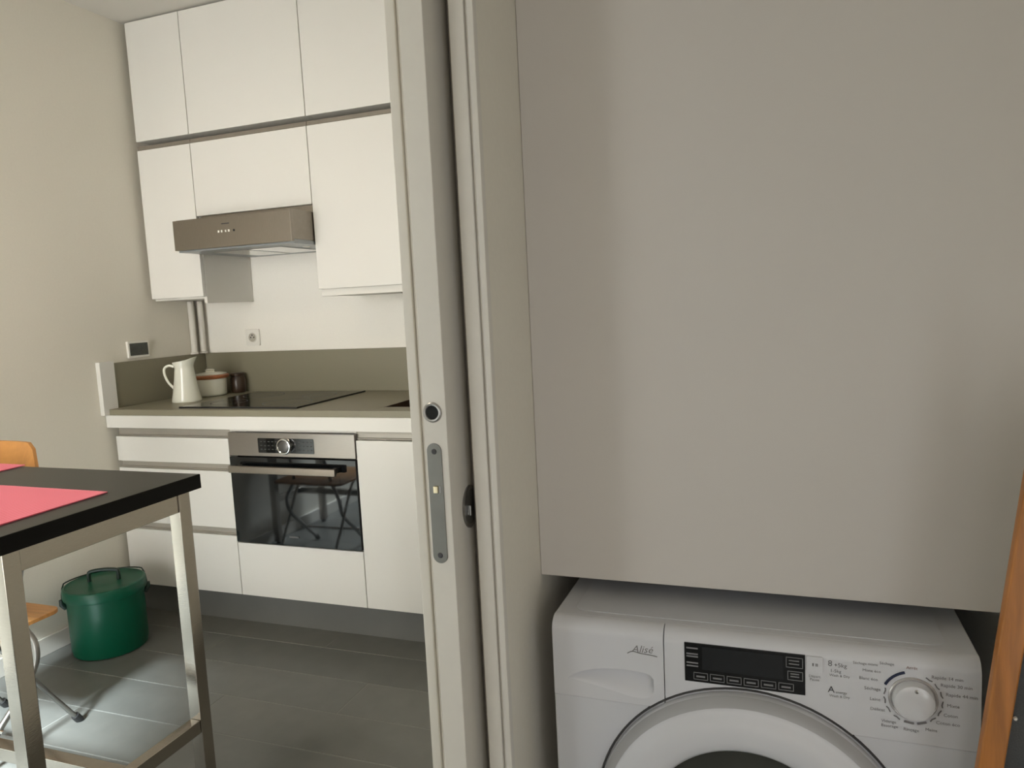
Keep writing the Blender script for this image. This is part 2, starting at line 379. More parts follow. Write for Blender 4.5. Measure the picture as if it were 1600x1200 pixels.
# ------------------------------------------------------------------ base units
def base_body(t, x0, x1, z0=.14, z1=.833):
    obj('body', B((x0+.001, x1-.001, .022, .594, z0, z1)), 'carc', t)
bx = (.022, .626, 1.222, 1.822, 2.20)
t = thing('drawer_cabinet', 'white base cabinet with three handleless drawers left of the oven', 'cabinet', ((bx[0]+bx[1])/2, .3, .14))
base_body(t, bx[0], bx[1])
for z0, z1 in ((.690, .797), (.421, .660), (.140, .389)):
    obj('drawer', B((bx[0]+.0015, bx[1]-.0015, 0, .019, z0, z1)), 'lacq', t, bevel=.0014)
for z0, z1 in ((.799, .834), (.662, .688), (.391, .419)):
    prof = [(.020, z0), (.012, z0), (.012, z0+.003), (.0185, z0+.006), (.0185, z1-.004), (.014, z1-.002), (.014, z1), (.020, z1)]
    obj('grip_channel', prism(bmesh.new(), prof, 'x', bx[0]+.002, bx[1]-.002), 'chan', t)
t = thing('oven_cabinet', 'white base cabinet carrying the oven above a plain drawer front', 'cabinet', ((bx[1]+bx[2])/2, .3, .14))
obj('body', B((bx[1]+.001, bx[1]+.017, .022, .594, .14, .833), (bx[2]-.017, bx[2]-.001, .022, .594, .14, .833), (bx[1]+.017, bx[2]-.017, .022, .594, .14, .362), (bx[1]+.017, bx[2]-.017, .57, .594, .362, .833)), 'carc', t)
obj('drawer', B((bx[1]+.0015, bx[2]-.0015, 0, .019, .140, .364)), 'lacq', t, bevel=.0014)
obj('top_rail', B((bx[1]+.001, bx[2]-.001, .012, .0215, .826, .836)), 'carc', t)
for i, lab in ((2, 'white base cabinet with a full-height door right of the oven'), (3, 'white base cabinet beyond the sliding door')):
    t = thing('base_cabinet', lab, 'cabinet', ((bx[i]+bx[i+1])/2, .3, .14))
    if i == 2:
        obj('body', B((bx[i]+.001, bx[i]+.017, .022, .594, .14, .833), (bx[i+1]-.017, bx[i+1]-.001, .022, .594, .14, .833), (bx[i]+.017, bx[i+1]-.017, .022, .594, .14, .16)), 'carc', t)
    else: base_body(t, bx[i], bx[i+1])
    obj('door', B((bx[i]+.0015, bx[i+1]-.0015, 0, .019, .140, .800)), 'lacq', t, bevel=.0014)
    z0, z1 = .803, .834
    prof = [(.020, z0), (.012, z0), (.012, z0+.003), (.0185, z0+.006), (.0185, z1-.010), (.012, z1-.008), (.012, z1), (.020, z1)]
    obj('grip_channel', prism(bmesh.new(), prof, 'x', bx[i]+.002, bx[i+1]-.002), 'chan', t)

# ------------------------------------------------------------------ oven (compact, built in)
OX0, OX1, OZ0, OZ1 = .629, 1.2195, .369, .8235
t = thing('built_in_oven', 'compact steel and black glass oven built in under the hob', 'oven', ((OX0+OX1)/2, .25, OZ0))
obj('housing', B((OX0+.018, OX1-.018, .024, .55, OZ0+.005, OZ1-.012)), 'black', t)
cp = obj('control_panel', B((OX0, OX1, -.004, .022, .7285, OZ1)), 'oven_steel', t, bevel=.002)
xc = (OX0+OX1)/2 - .012
obj('display', prism(bmesh.new(), rrect(xc-.137, xc+.125, .744, .803, .004), 'y', -.0055, -.003), 'glass_blk', cp)
kb = obj('rotary_knob', lathe(bmesh.new(), [(0, -.022), (.021, -.022), (.0235, -.0205), (.0245, -.018), (.0245, -.004)], (xc-.004, 0, .7735), 'y', 36), mat('knob_face', (.12, .115, .11), .3, .6, var=.05, scale=20), cp, smooth=True)
obj('knob_ring', lathe(bmesh.new(), [(.0245, -.006), (.0245, -.0225), (.027, -.0245), (.0305, -.0235), (.0325, -.019), (.0325, -.004)], (xc-.004, 0, .7735), 'y', 40), 'chrome', cp, smooth=True)
dim = mat('dim_display_symbols', (.04, .04, .038), .5, var=.1, scale=50)
for xs in (xc-.125, xc+.038):
    for k in range(5):
        for zz in (.757, .772, .788): obj('touch_symbol', B((xs+.018*k, xs+.009+.018*k, -.0062, -.0052, zz, zz+.003)), dim, cp)
dg = obj('glass_door', B((OX0, OX1, -.006, .021, OZ0, .7235)), 'glass_blk', t, bevel=.002)
obj('inner_window', B((OX0+.075, OX1-.075, -.0068, -.0055, OZ0+.06, .66)), 'glass_blk', dg)
obj('brand_print', B((xc-.022, xc+.024, -.0075, -.0065, OZ0+.033, OZ0+.040)), mat('dim_logo_print', (.10, .10, .10), .5, var=.05, scale=30), dg)
hd = obj('handle', B((OX0+.026, OX1-.068, -.050, -.034, .6675, .697)), 'steel_h', t, bevel=.003)
for xa in (OX0+.045, OX1-.098): obj('handle_mount', B((xa, xa+.016, -.036, -.004, .672, .693)), 'steel_h', hd, bevel=.001)

# ------------------------------------------------------------------ worktop, splashbacks, hob, sink
ZW = .917
t = thing('worktop', 'taupe-grey kitchen worktop with a thick white front edge', 'worktop', (1.1, .3, .836))
SX0, SX1, SY0, SY1 = 1.31, 1.80, .075, .50
obj('slab', B((.025, SX0, -.02, .585, .892, ZW), (SX1, 2.205, -.02, .585, .892, ZW), (SX0, SX1, -.02, SY0, .892, ZW), (SX0, SX1, SY1, .585, .892, ZW)), 'grey_lam', t, bevel=.001)
obj('edge_band', B((.002, 2.205, -.022, .03, .838, .8915)), 'lacq', t, bevel=.0015)
bw = obj('sink_bowl', B((SX0-.0, SX1, SY0, SY0+.006, .75, ZW+.0005), (SX0, SX1, SY1-.006, SY1, .75, ZW+.0005), (SX0, SX0+.006, SY0, SY1, .75, ZW+.0005), (SX1-.006, SX1, SY0, SY1, .75, ZW+.0005), (SX0, SX1, SY0, SY1, .744, .75)), 'brown', t, label='dark brown sink bowl')
obj('drain', lathe(bmesh.new(), [(0, .004), (.03, .004), (.042, .002), (.045, 0)], (1.55, .29, .75), 'z', 24), 'chrome', bw, smooth=True)
tag(obj('splashback', B((.014, 2.205, .585, .598, .8925, 1.112)), 'grey_lam', None, bevel=.001), 'long taupe-grey splashback along the wall behind the hob', 'splashback')
t = thing('side_splashback', 'short taupe-grey splashback on the left wall with a white front strip', 'splashback', (.007, .3, .9175))
obj('panel', B((.001, .0135, (.030), .5845, .8925, 1.112)), 'grey_lam', t, bevel=.0008)
obj('end_strip', B((.001, .024, -.044, .030, .893, 1.121)), 'lacq', t, bevel=.0015)
t = thing('hob', 'black glass hob lying on the worktop below the hood', 'hob', (.655, .285, ZW))
obj('glass', B((.365, .950, .027, .535, ZW+.0005, ZW+.0055)), 'hobglass', t, bevel=.0012)
obj('front_trim', B((.364, .951, .0235, .0268, ZW+.0004, ZW+.007), (.9505, .9535, .024, .535, ZW+.0004, ZW+.007)), 'black', t)
for cx, cy, r in ((.50, .40, .09), (.80, .40, .075), (.50, .17, .075), (.80, .17, .1)):
    bm = bmesh.new(); lathe(bm, [(r-.0015, .0062), (r+.0015, .0062)], (cx, cy, ZW), 'z', 48)
    obj('cooking_zone', bm, 'ink_g', t)
# ------------------------------------------------------------------ things on the worktop
def pitcher():
    c = Vector((.207, .236, ZW))
    t = thing('pitcher', 'tall white enamel pitcher with a side handle on the worktop', 'pitcher', c)
    n = 40; prof = [(0, .0), (.062, 0), (.064, .004), (.0625, .012), (.055, .05), (.047, .10), (.0415, .14), (.0395, .155), (.042, .168), (.047, .182), (.0485, .190)]
    inner = [(.0465, .190), (.045, .182), (.040, .168), (.0375, .155), (.0395, .14), (.045, .10), (.055, .03), (0, .012)]
    bm = bmesh.new(); rings = []
    for r, hh in prof+inner:
        if r == 0: rings.append([bm.verts.new(c+Vector((0, 0, hh)))]); continue
        rg = []
        for k in range(n):
            q = 2*math.pi*k/n; d = max(0, math.cos(q))**6; top = max(0, (hh-.13)/.06)
            rr = r*(1+.22*d*top*top); z = hh+(.010*max(0, math.cos(q))**2 - .012*(1-math.cos(q))/2)*top
            a = q+math.radians(28)
            rg.append(bm.verts.new(c+Vector((rr*math.cos(a), rr*math.sin(a), z))))
        rings.append(rg)
    for A, Bq in zip(rings, rings[1:]):
        for k in range(n):
            k2 = (k+1) % n
            if len(A) == 1: bm.faces.new((A[0], Bq[k], Bq[k2]))
            elif len(Bq) == 1: bm.faces.new((A[k], Bq[0], A[k2]))
            else: bm.faces.new((A[k], Bq[k], Bq[k2], A[k2]))
    obj('jug_body', bm, 'ceramic', t, smooth=True)
    d = Vector((-math.cos(math.radians(28)), -math.sin(math.radians(28)), 0))
    pts = [c+d*.043+Vector((0, 0, .158)), c+d*.062+Vector((0, 0, .165)), c+d*.083+Vector((0, 0, .155)), c+d*.086+Vector((0, 0, .128)), c+d*.074+Vector((0, 0, .092)), c+d*.056+Vector((0, 0, .068)), c+d*.050+Vector((0, 0, .060))]
    obj('handle', tube(bmesh.new(), smooth_path(pts, 5), .0058, 10), 'ceramic', t, smooth=True)
pitcher()
c = (.172, .432, ZW)
t = thing('lidded_pot', 'white ceramic pot with a brown rim and pale lid on the worktop', 'pot', c)
obj('pot_body', lathe(bmesh.new(), [(0, 0), (.058, 0), (.066, .004), (.070, .012), (.0725, .07), (.0725, .082), (.066, .082), (.064, .012), (0, .010)], c, 'z', 40), 'ceramic', t, smooth=True)
obj('rim', lathe(bmesh.new(), [(.060, .0825), (.080, .083), (.085, .089), (.085, .097), (.079, .101), (.060, .1015)], c, 'z', 40), 'copper', t, smooth=True)
obj('lid', lathe(bmesh.new(), [(.0, .100), (.074, .1015), (.075, .106), (.05, .111), (.024, .113), (.020, .117), (.023, .124), (.016, .128), (0, .129)], c, 'z', 40), 'ceramic', t, smooth=True)
c = (.236, .544, ZW)  # dark brown lidded form, close to the splashback behind the pot
t = thing('cylinder', 'small dark brown jar tucked behind the lidded pot', 'cylinder', c)
obj('cylinder_body', lathe(bmesh.new(), [(0, 0), (.030, 0), (.034, .004), (.036, .02), (.036, .07), (.031, .078), (.031, .08), (0, .08)], c, 'z', 32), 'brown', t, smooth=True)
obj('cylinder_lid', lathe(bmesh.new(), [(0, .081), (.034, .081), (.035, .084), (.035, .093), (.032, .096), (0, .096)], c, 'z', 32), 'brown', t, smooth=True)

# ------------------------------------------------------------------ on the walls: socket, clock display, pipes
t = thing('wall_socket', 'white square wall socket above the splashback', 'socket', (.307, .598, 1.14))
obj('plate', prism(bmesh.new(), rrect(.267, .347, 1.141, 1.221, .006), 'y', .590, .5985), 'white_pl', t, bevel=.0012)
obj('well', lathe(bmesh.new(), [(.021, -.0005), (.0225, -.0025), (.0245, -.002), (.025, .001)], (.307, .5895, 1.181), 'y', 32), 'white_pl', t, smooth=True)
obj('well_bottom', lathe(bmesh.new(), [(0, -.0003), (.021, -.0003)], (.307, .5895, 1.181), 'y', 32), mat('socket_shade_plastic', (.42, .39, .33), .5, var=.02, scale=20), t)
for px, pz in ((-.0095, 0), (.0095, 0), (0, .011)): obj('pin_hole', lathe(bmesh.new(), [(0, -.0012), (.0032, -.0012), (.0032, 0)], (.307+px, .5895, 1.181+pz), 'y', 12), 'hole', t)
t = thing('clock_display', 'small white framed digital display on the left wall above the splashback', 'display', (.012, .18, 1.123))
obj('frame', prism(bmesh.new(), rrect(.122, .240, 1.1245, 1.199, .004), 'x', .001, .013), 'white_pl', t, bevel=.002)
obj('screen', B((.0125, .0142, .131, .231, 1.135, 1.190)), 'lcd', t)
obj('digits', B(*[(.0138, .0146, y0, y1, z0, z1) for y0, y1, z0, z1 in ((.153, .156, 1.146, 1.163), (.165, .168, 1.146, 1.163), (.150, .158, 1.176, 1.179), (.172, .190, 1.146, 1.149), (.172, .190, 1.168, 1.171), (.196, .208, 1.155, 1.158))]), 'black', t)
for i, (px, py, r) in enumerate(((.016, .512, .0145), (.022, .566, .0165))):
    t = thing('corner_pipe', ('white painted pipe in front of the other one in the corner below the wall cabinets', 'white painted pipe right in the corner below the wall cabinets')[i], 'pipe', (px+.001, py, 1.112))
    obj('pipe', tube(bmesh.new(), [(px+.001, py, 1.1125), (px+.001, py, 1.37)], r, 16), 'frame', t, smooth=True)
    obj('collar', lathe(bmesh.new(), [(r, 0), (r+.004, 0), (r+.004, .008), (r, .010)], (px+.001, py, 1.1125), 'z', 20), 'frame', t, smooth=True)

# ------------------------------------------------------------------ table
TX0, TX1, TY0, TY1, TZ = .02, 1.362, -1.462, -.942, .9
t = thing('dining_table', 'high black-topped table on square steel legs', 'table', ((TX0+TX1)/2, (TY0+TY1)/2, 0))
tt = obj('table_top', B((TX0+.001, TX1-.001, TY0+.001, TY1-.001, TZ-.036, TZ)), 'top_blk', t, bevel=.0008)
obj('edge_band', B((TX0, TX0+.001, TY0, TY1, TZ-.036, TZ-.0006), (TX1-.001, TX1, TY0, TY1, TZ-.036, TZ-.0006), (TX0+.001, TX1-.001, TY0, TY0+.001, TZ-.036, TZ-.0006), (TX0+.001, TX1-.001, TY1-.001, TY1, TZ-.036, TZ-.0006)), mat('black_edge_band', (.005, .0045, .004), .7, spec=.15, var=.05, scale=40), tt)
LS = .036
lx = (TX0+.02, TX1-.02-LS); ly = (TY0+.02, TY1-.02-LS)
for a in lx:
    for b in ly:
        lg = obj('leg', B((a, a+LS, b, b+LS, .012, TZ-.037)), 'steel', t, bevel=.002)
        obj('foot', lathe(bmesh.new(), [(0, 0), (.014, 0), (.014, .012), (0, .012)], (a+LS/2, b+LS/2, 0), 'z', 16), 'black', lg)
for a in lx:
    obj('apron', B((a+.004, a+LS-.004, ly[0]+LS, ly[1], TZ-.086, TZ-.038)), 'steel', t, bevel=.001)
    obj('stretcher', B((a+.003, a+LS-.003, ly[0]+LS, ly[1], .236, .270)), 'steel', t, bevel=.0015)
for b in ly:
    obj('apron', B((lx[0]+LS, lx[1], b+.004, b+LS-.004, TZ-.086, TZ-.038)), 'steel', t, bevel=.001)
obj('stretcher', B((lx[0]+LS-.003, lx[1]+.003, -1.232, -1.198, .236, .270)), 'steel', t, bevel=.0015)

def placemat(label, pts):
    bm = bmesh.new(); prism(bm, pts, 'z', TZ+.0006, TZ+.003)
    return tag(obj('placemat', bm, 'pink', None), label, 'placemat', 'pink placemats')
placemat('pink ribbed placemat on the near right part of the black table', [(.838, -1.137), (1.279, -1.143), (1.285, -1.435), (.842, -1.435)])
placemat('pink ribbed placemat at the far table edge in front of the wooden chair back', [(.292, -.928), (.735, -.934), (.745, -1.115), (.296, -1.115)])

# ------------------------------------------------------------------ wooden folding chair at the far side of the table
t = thing('folding_chair', 'folding chair with orange plywood seat and back on steel tubes behind the table', 'chair', (.41, -.95, 0))
def ply(bm, prof_pts, thick): pass
cx0, cx1 = .20, .62
bm = bmesh.new(); prism(bm, [(p[0], p[1]) for p in rrect(cx0, cx1, -1.19, -.785, .035, 5)], 'z', .400, .412)
obj('seat', bm, 'wood', t, bevel=.002)
# backrest: curved plywood with rounded corners
bm = bmesh.new(); nx, nz = 14, 8
fr, bk = [], []
def back_pt(u, v):
    x = cx0-.0+.014+(cx1-cx0-.028)*u; z = .72+.213*v
    yb = -.80 + .03*(v) - .026*(2*u-1)**2
    return Vector((x, yb, z))
out = rrect(0, 1, 0, 1, .18, 6)
gridf = {}
for side, off in (('f', 0), ('b', .011)):
    for i in range(nx+1):
        for j in range(nz+1):
            u, v = i/nx, j/nz
            du = abs(2*u-1); lim = 1.0
            # round the corners: shrink v range near the ends
            e = max(0, (du-.66)/.34); vv = .5+(v-.5)*math.sqrt(max(.02, 1-e*e*.97))
            p = back_pt(u, vv); p.y += off; gridf[side, i, j] = bm.verts.new(p)
for i in range(nx):
    for j in range(nz):
        for s in 'fb': bm.faces.new([gridf[s, a, b] for a, b in ((i, j), (i+1, j), (i+1, j+1), (i, j+1))])
for i in range(nx):
    for j in (0, nz): bm.faces.new([gridf['f', i, j], gridf['f', i+1, j], gridf['b', i+1, j], gridf['b', i, j]])
for j in range(nz):
    for i in (0, nx): bm.faces.new([gridf['f', i, j], gridf['f', i, j+1], gridf['b', i, j+1], gridf['b', i, j]])
obj('backrest', bm, 'wood', t, smooth=True)
for x in (.235, .572):
    rl = obj('rear_leg', tube(bmesh.new(), smooth_path([(x, -.744, .012), (x, -.86, .191), (x, -.96, .35), (x, -1.02, .388), (x, -1.14,   .391)], 6), .0075, 10), 'tube', t, smooth=True)
    obj('rubber_foot', tube(bmesh.new(), [(x, -.735, .0), (x, -.752, .026)], .0125, 12), 'black', rl)
    g = 1 if x > .4 else -1; xo = x-.006*g; xt = x-.068*g
    fr_ = obj('front_leg', tube(bmesh.new(), smooth_path([(xt, -.752, .88), (xt, -.775, .70), (xt+.012*g, -.855, .43), (xo, -.848, .31), (xo, -.875, .22), (xo, -.99, .11), (xo, -1.09, .012)], 7), .0095, 10), 'tube', t, smooth=True)
    obj('rubber_foot', tube(bmesh.new(), [(xo, -1.098, .0), (xo, -1.08, .026)], .0125, 12), 'black', fr_)
obj('cross_tube', tube(bmesh.new(), [(.217, -.99, .11), (.590, -.99, .11)], .007, 10), 'chrome', t, smooth=True)

# ------------------------------------------------------------------ green bin
c = (.202, -.283, 0)
t = thing('lidded_bin', 'round green lidded bin on the floor by the left wall', 'bin', c)
obj('pail', lathe(bmesh.new(), [(0, .0), (.128, 0), (.133, .004), (.1335, .014), (.137, .022), (.1375, .20), (.1425, .245), (.1425, .252), (.136, .252), (.130, .01), (0, .008)], c, 'z', 56), 'green', t, smooth=True)
ld = obj('lid', lathe(bmesh.new(), [(.1440, .228), (.1475, .228), (.1490, .232), (.1490, .262), (.146, .268), (.139, .270), (.132, .266), (.06, .271), (0, .273)], c, 'z', 56), 'green', t, smooth=True)
a = math.radians(28); dx, dy = math.cos(a), math.sin(a)
def lp(s, z): return (c[0]+s*dx, c[1]+s*dy, z)
obj('lid_handle', tube(bmesh.new(), smooth_path([lp(-.055, .272), lp(-.055, .300), lp(-.046, .312), lp(0, .316), lp(.046, .312), lp(.055, .300), lp(.055, .272)], 5), .0075, 8), 'green_d', ld, smooth=True)
# wire bail resting on the lid, with ears at both sides
a2 = math.radians(-128); ex, ey = math.cos(a2), math.sin(a2)
E0 = Vector((c[0]+.150*ex, c[1]+.150*ey, .222)); E1 = Vector((c[0]-.150*ex, c[1]-.150*ey, .222))
side = Vector((-ey, ex, 0))
pts = []
for k in range(25):
    q = math.pi*k/24
    m = (E0+E1)/2; r_ = (E0-E1)/2*math.cos(q)
    p = m + r_ - side*(.115*math.sin(q)); p.z = .222+.056*min(1, math.sin(q)*3)
    pts.append(p)
obj('wire_bail', tube(bmesh.new(), pts, .0028, 8), 'green_d', t, smooth=True)
for E_ in (E0, E1):
    out = (E_-Vector(c)); out.z = 0; out.normalize()
    obj('bail_ear', tube(bmesh.new(), [E_-out*.012+Vector((0, 0, -.03)), E_+Vector((0, 0, -.012)), E_+out*.003+Vector((0, 0, .008))], [.009, .011, .007], 10), 'green_d', t, smooth=True)

# ------------------------------------------------------------------ cupboard over the washing machine
t = thing('wall_cupboard', 'large plain white cupboard front above the washing machine', 'cupboard', (2.7, -.9, .815))
obj('body', B((XP1+.002, 3.056, -1.178, -.63, .818, 2.595)), 'carc', t)
obj('door', B((XP1-.0037, 3.058, -1.20, -1.180, .814, 2.594)), 'cup', t, bevel=.0015)

# ------------------------------------------------------------------ washing machine
WX0, WX1, WY, WZ = 2.389, 2.991, -1.30, .786
t = thing('washing_machine', 'white front-loading washing machine under the cupboard', 'washing machine', ((WX0+WX1)/2, -1.0, 0))
RC, ZR = .0215, .762
CURVE = [(WY+RC-RC*math.cos(math.radians(9*k)), ZR+RC*math.sin(math.radians(9*k))) for k in range(11)]
def body():
    prof = [(WY+.001, .012), (WY+.001, .655), (WY+.0225, .655), (WY+.0225, .7835), (-.66, .7835), (-.66, .012)]
    return prism(bmesh.new(), prof, 'x', WX0, WX1)
obj('cabinet', body(), 'washer', t, bevel=.003, seg=3)
obj('top_panel', prism(bmesh.new(), rrect(2.418, 2.956, -1.262, -.67, .02), 'z', .783, .7846), mat('grey_white_top_plate', (.64, .655, .695), .32, var=.01, scale=5), t, bevel=.0006)
for x in (WX0+.05, WX1-.05):
    for yy in (-1.25, -.72): obj('foot', lathe(bmesh.new(), [(0, 0), (.02, 0), (.02, .006), (.01, .008), (.01, .02), (0, .02)], (x, yy, 0), 'z', 16), 'black', t)
FZ0 = .6556
def hole_plate(outer, inner, y0, y1):
    bm = bmesh.new()
    vo = [bm.verts.new((p[0], y0, p[1])) for p in outer]; vi = [bm.verts.new((p[0], y0, p[1])) for p in inner]
    ed = [bm.edges.new((v[i], v[(i+1) % len(v)])) for v in (vo, vi) for i in range(len(v))]
    bmesh.ops.triangle_fill(bm, use_beauty=True, edges=ed)
    vb = [bm.verts.new((p[0], y1, p[1])) for p in outer]
    for i in range(len(vo)): bm.faces.new((vo[i], vo[(i+1) % len(vo)], vb[(i+1) % len(vb)], vb[i]))
    return bm
def rect(x0, x1): return [(x0, FZ0), (x1, FZ0), (x1, ZR), (x0, ZR)]
# detergent drawer with a scooped grip
def interp(tab, x):
    for (x0, z0), (x1, z1) in zip(tab, tab[1:]):
        if x <= x1: return z0+(z1-z0)*(x-x0)/(x1-x0)
    return tab[-1][1]
TOPT = [(p.x, p.z) for p in smooth_path([(2.413, 0, .6855), (2.432, 0, .697), (2.462, 0, .7065), (2.500, 0, .7105), (2.530, 0, .7098), (2.545, 0, .7068), (2.5515, 0, .700)], 4)]
BOTT = [(p.x, p.z) for p in smooth_path([(2.413, 0, .6850), (2.435, 0, .6825), (2.47, 0, .6765), (2.510, 0, .6685), (2.534, 0, .6668), (2.546, 0, .671), (2.5515, 0, .680)], 4)]
gx = [2.413+(2.5515-2.413)*k/28 for k in range(29)]
gcol = [(x, interp(BOTT, x), interp(TOPT, x)) for x in gx]
inner = [(x, zt) for x, zb, zt in gcol]+[(x, zb) for x, zb, zt in gcol[::-1]]
bm = hole_plate(rect(WX0+.001, 2.5675), inner, WY, WY+.0215)
for (ya, za), (yb_, zb_) in zip(CURVE, CURVE[1:]): bm.faces.new([bm.verts.new(p) for p in ((WX0+.001, ya, za), (2.5675, ya, za), (2.5675, yb_, zb_), (WX0+.001, yb_, zb_))])
for xx in (WX0+.001, 2.5675): bm.faces.new([bm.verts.new((xx, ya, za)) for ya, za in CURVE+[(WY+.0215, ZR)]])
bmesh.ops.remove_doubles(bm, verts=bm.verts, dist=1e-5)
dr = obj('detergent_drawer', bm, 'washer_pl', t, smooth=True)
bm = bmesh.new(); cols = []
for x, zb, zt in gcol:
    D = .0205*min(1, (zt-zb)/.030); col_ = []
    for k in range(13):
        v_ = k/12; dd = D*math.sin(min(1, v_/.93)*math.pi/2)**1.6 if v_ > 0 else 0
        if k == 12: dd = 0
        zz = zb+(zt-zb)*(v_ if k < 12 else 1)
        if k == 11: zz = zt-.0006
        col_.append(bm.verts.new((x, WY+dd, zz)))
    cols.append(col_)
x, zb, zt = gcol[-1]
cols.append([bm.verts.new((x+.0003, WY, zb+(zt-zb)*k/12)) for k in range(13)])
for A, Bq in zip(cols, cols[1:]):
    for k in range(12): bm.faces.new((A[k], Bq[k], Bq[k+1], A[k+1]))
obj('grip_scoop', bm, 'washer_pl', dr, smooth=True)
# script logo
lg = text_bm([('Alisé', 2.5365, .7470, .0165, 'CENTER', .04)], WY-.0004)
for v in lg.verts: v.co.x += (v.co.z-.7475)*.35
tube(lg, smooth_path([(2.512, WY-.0004, .7385), (2.520, WY-.0004, .7425), (2.532, WY-.0004, .7405), (2.548, WY-.0004, .7395), (2.558, WY-.0004, .738)], 4), .0007, 6)
obj('script_logo', lg, 'ink_g', dr)
# control fascia
fa = obj('control_fascia', prism(bmesh.new(), [(WY+.0215, FZ0), (WY, FZ0)]+CURVE, 'x', 2.5690, WX1-.001), 'washer_pl', t, smooth=True)
DX0, DX1, DZ0, DZ1 = 2.5995, 2.770, .706, .767
dp = obj('display_panel', B((DX0, DX1, WY-.0012, WY+.001, DZ0, DZ1)), 'glass_blk', t, bevel=.0004)
obj('screen', B((DX0+.026, DX1-.030, WY-.0016, WY-.0008, DZ0+.021, DZ1-.004)), mat('screen_grey', (.018, .02, .022), .12, var=.1, scale=30), dp)
bars = []
def frame(x0, x1, z0, z1, w_=.0009):
    bars.extend([(x0, x1, WY-.0018, WY-.001, z0, z0+w_), (x0, x1, WY-.0018, WY-.001, z1-w_, z1), (x0, x0+w_, WY-.0018, WY-.001, z0, z1), (x1-w_, x1, WY-.0018, WY-.001, z0, z1)])
for k in range(6):
    x0 = DX0+.013+k*.0242; frame(x0, x0+.021, DZ0+.004, DZ0+.0155)
    bars.append((x0+.004, x0+.017, WY-.0018, WY-.001, DZ0+.008, DZ0+.0105))
frame(DX1-.024, DX1-.003, DZ0+.021, DZ0+.035); frame(DX1-.026, DX1-.003, DZ0+.040, DZ0+.056)
for zz in (.026, .030): bars.append((DX1-.020, DX1-.008, WY-.0018, WY-.001, DZ0+zz, DZ0+zz+.0016))
for zz in (.045, .050): bars.append((DX1-.022, DX1-.008, WY-.0018, WY-.001, DZ0+zz, DZ0+zz+.0016))
for zz in (.024, .029, .039, .043, .052): bars.append((DX0+.003, DX0+.020, WY-.0018, WY-.001, DZ0+zz, DZ0+zz+.0022))
obj('touch_key_print', B(*bars), 'ink_l', dp)
# start / pause key
obj('start_key', prism(bmesh.new(), rrect(2.7715, 2.7935, .7425, .7665, .002), 'y', WY-.0016, WY+.001), 'washer_pl', fa, bevel=.0004)
bm = text_bm([('Départ', 2.7825, .7365, .0055, 'CENTER', 0), ('Pause', 2.7825, .7315, .0055, 'CENTER', 0)], WY-.0006)
for b in ((2.7795, 2.7815, WY-.0022, WY-.0016, .7525, .7565), (2.7838, 2.7848, WY-.0022, WY-.0016, .7525, .7565), (2.7856, 2.7866, WY-.0022, WY-.0016, .7525, .7565)): box(bm, *b)
obj('start_print', bm, 'ink_g', fa)
obj('capacity_print', text_bm([('8', 2.803, .7585, .0125, 'CENTER', 0), ('+5kg', 2.808, .7570, .0085, 'LEFT', 0), ('1-5kg', 2.803, .7480, .0065, 'LEFT', 0), ('Wash & Dry', 2.802, .7415, .0052, 'LEFT', 0)], WY-.0006), 'ink_g', fa)
obj('class_print', text_bm([('energy', 2.810, .7165, .0055, 'LEFT', 0), ('Wash & Dry', 2.802, .7105, .0052, 'LEFT', 0)], WY-.0006), 'ink_g', fa)
obj('energy_letter', text_bm([('A', 2.8045, .7195, .0135, 'CENTER', 0)], WY-.0006), 'ink_d', fa)
# programme dial
KX, KZ = 2.9085, .7205
kn = obj('dial_knob', lathe(bmesh.new(), [(0, -.0150), (.0205, -.0155), (.0245, -.0142), (.0258, -.0115), (.0268, -.0025), (.0272, 0)], (KX, WY, KZ), 'y', 56), mat('glossy_white_knob', (.70, .70, .72), .16, var=.006, scale=5, coat=.4), fa, smooth=True)
obj('dial_collar', lathe(bmesh.new(), [(.0270, .001), (.0272, -.0022), (.0295, -.0030), (.0310, -.0015), (.0312, .001)], (KX, WY, KZ), 'y', 56), mat('pale_chrome', (.58, .56, .56), .22, .5, var=.02, scale=10), fa, smooth=True)
obj('dial_pointer', lathe(bmesh.new(), [(0, -.0172), (.0022, -.0169), (.003, -.0150)], (KX+.002, WY, KZ+.0185), 'y', 16), 'chrome', fa, smooth=True)
names = [('Rapide 14 min', 58), ('Rapide 30 min', 37), ('Rapide 44 min', 17), ('Mixte', -5), ('Coton', -26), ('Coton éco', -47), ('', -72), ('', -98), ('', -124), ('Délicat', -148), ('Laine', -170), ('Séchage', 169)]
it = []
for s, a in names:
    if not s: continue
    ar = math.radians(a); x = KX+.041*math.cos(ar); z = KZ+.041*math.sin(ar)
    it.append((s, x, z, .0066, 'LEFT' if math.cos(ar) > .35 else ('RIGHT' if math.cos(ar) < -.5 else 'CENTER'), -.0))
it += [('Mains', KX+.0225, KZ-.0420, .0064, 'CENTER', 0), ('Rinçage', KX-.002, KZ-.0455, .0064, 'CENTER', 0), ('Vidange', KX-.030, KZ-.0375, .0060, 'CENTER', 0), ('Essorage', KX-.029, KZ-.0440, .0060, 'CENTER', 0)]
obj('programme_print', text_bm(it, WY-.0006), 'ink_g', fa)
obj('stop_print', text_bm([('Arrêt', KX-.002, KZ+.0445, .0062, 'CENTER', 0)], WY-.0006), 'ink_r', fa)
obj('dryer_print', text_bm([('Séchage', KX-.033, KZ+.047, .0058, 'CENTER', 0), ('Séchage mixte', KX-.060, KZ+.0435, .0055, 'CENTER', 0), ('Mixte éco', KX-.052, KZ+.034, .0058, 'CENTER', 0), ('Blanc éco', KX-.056, KZ+.022, .0062, 'CENTER', 0)], WY-.0006), 'ink_g', fa)
bm = bmesh.new()
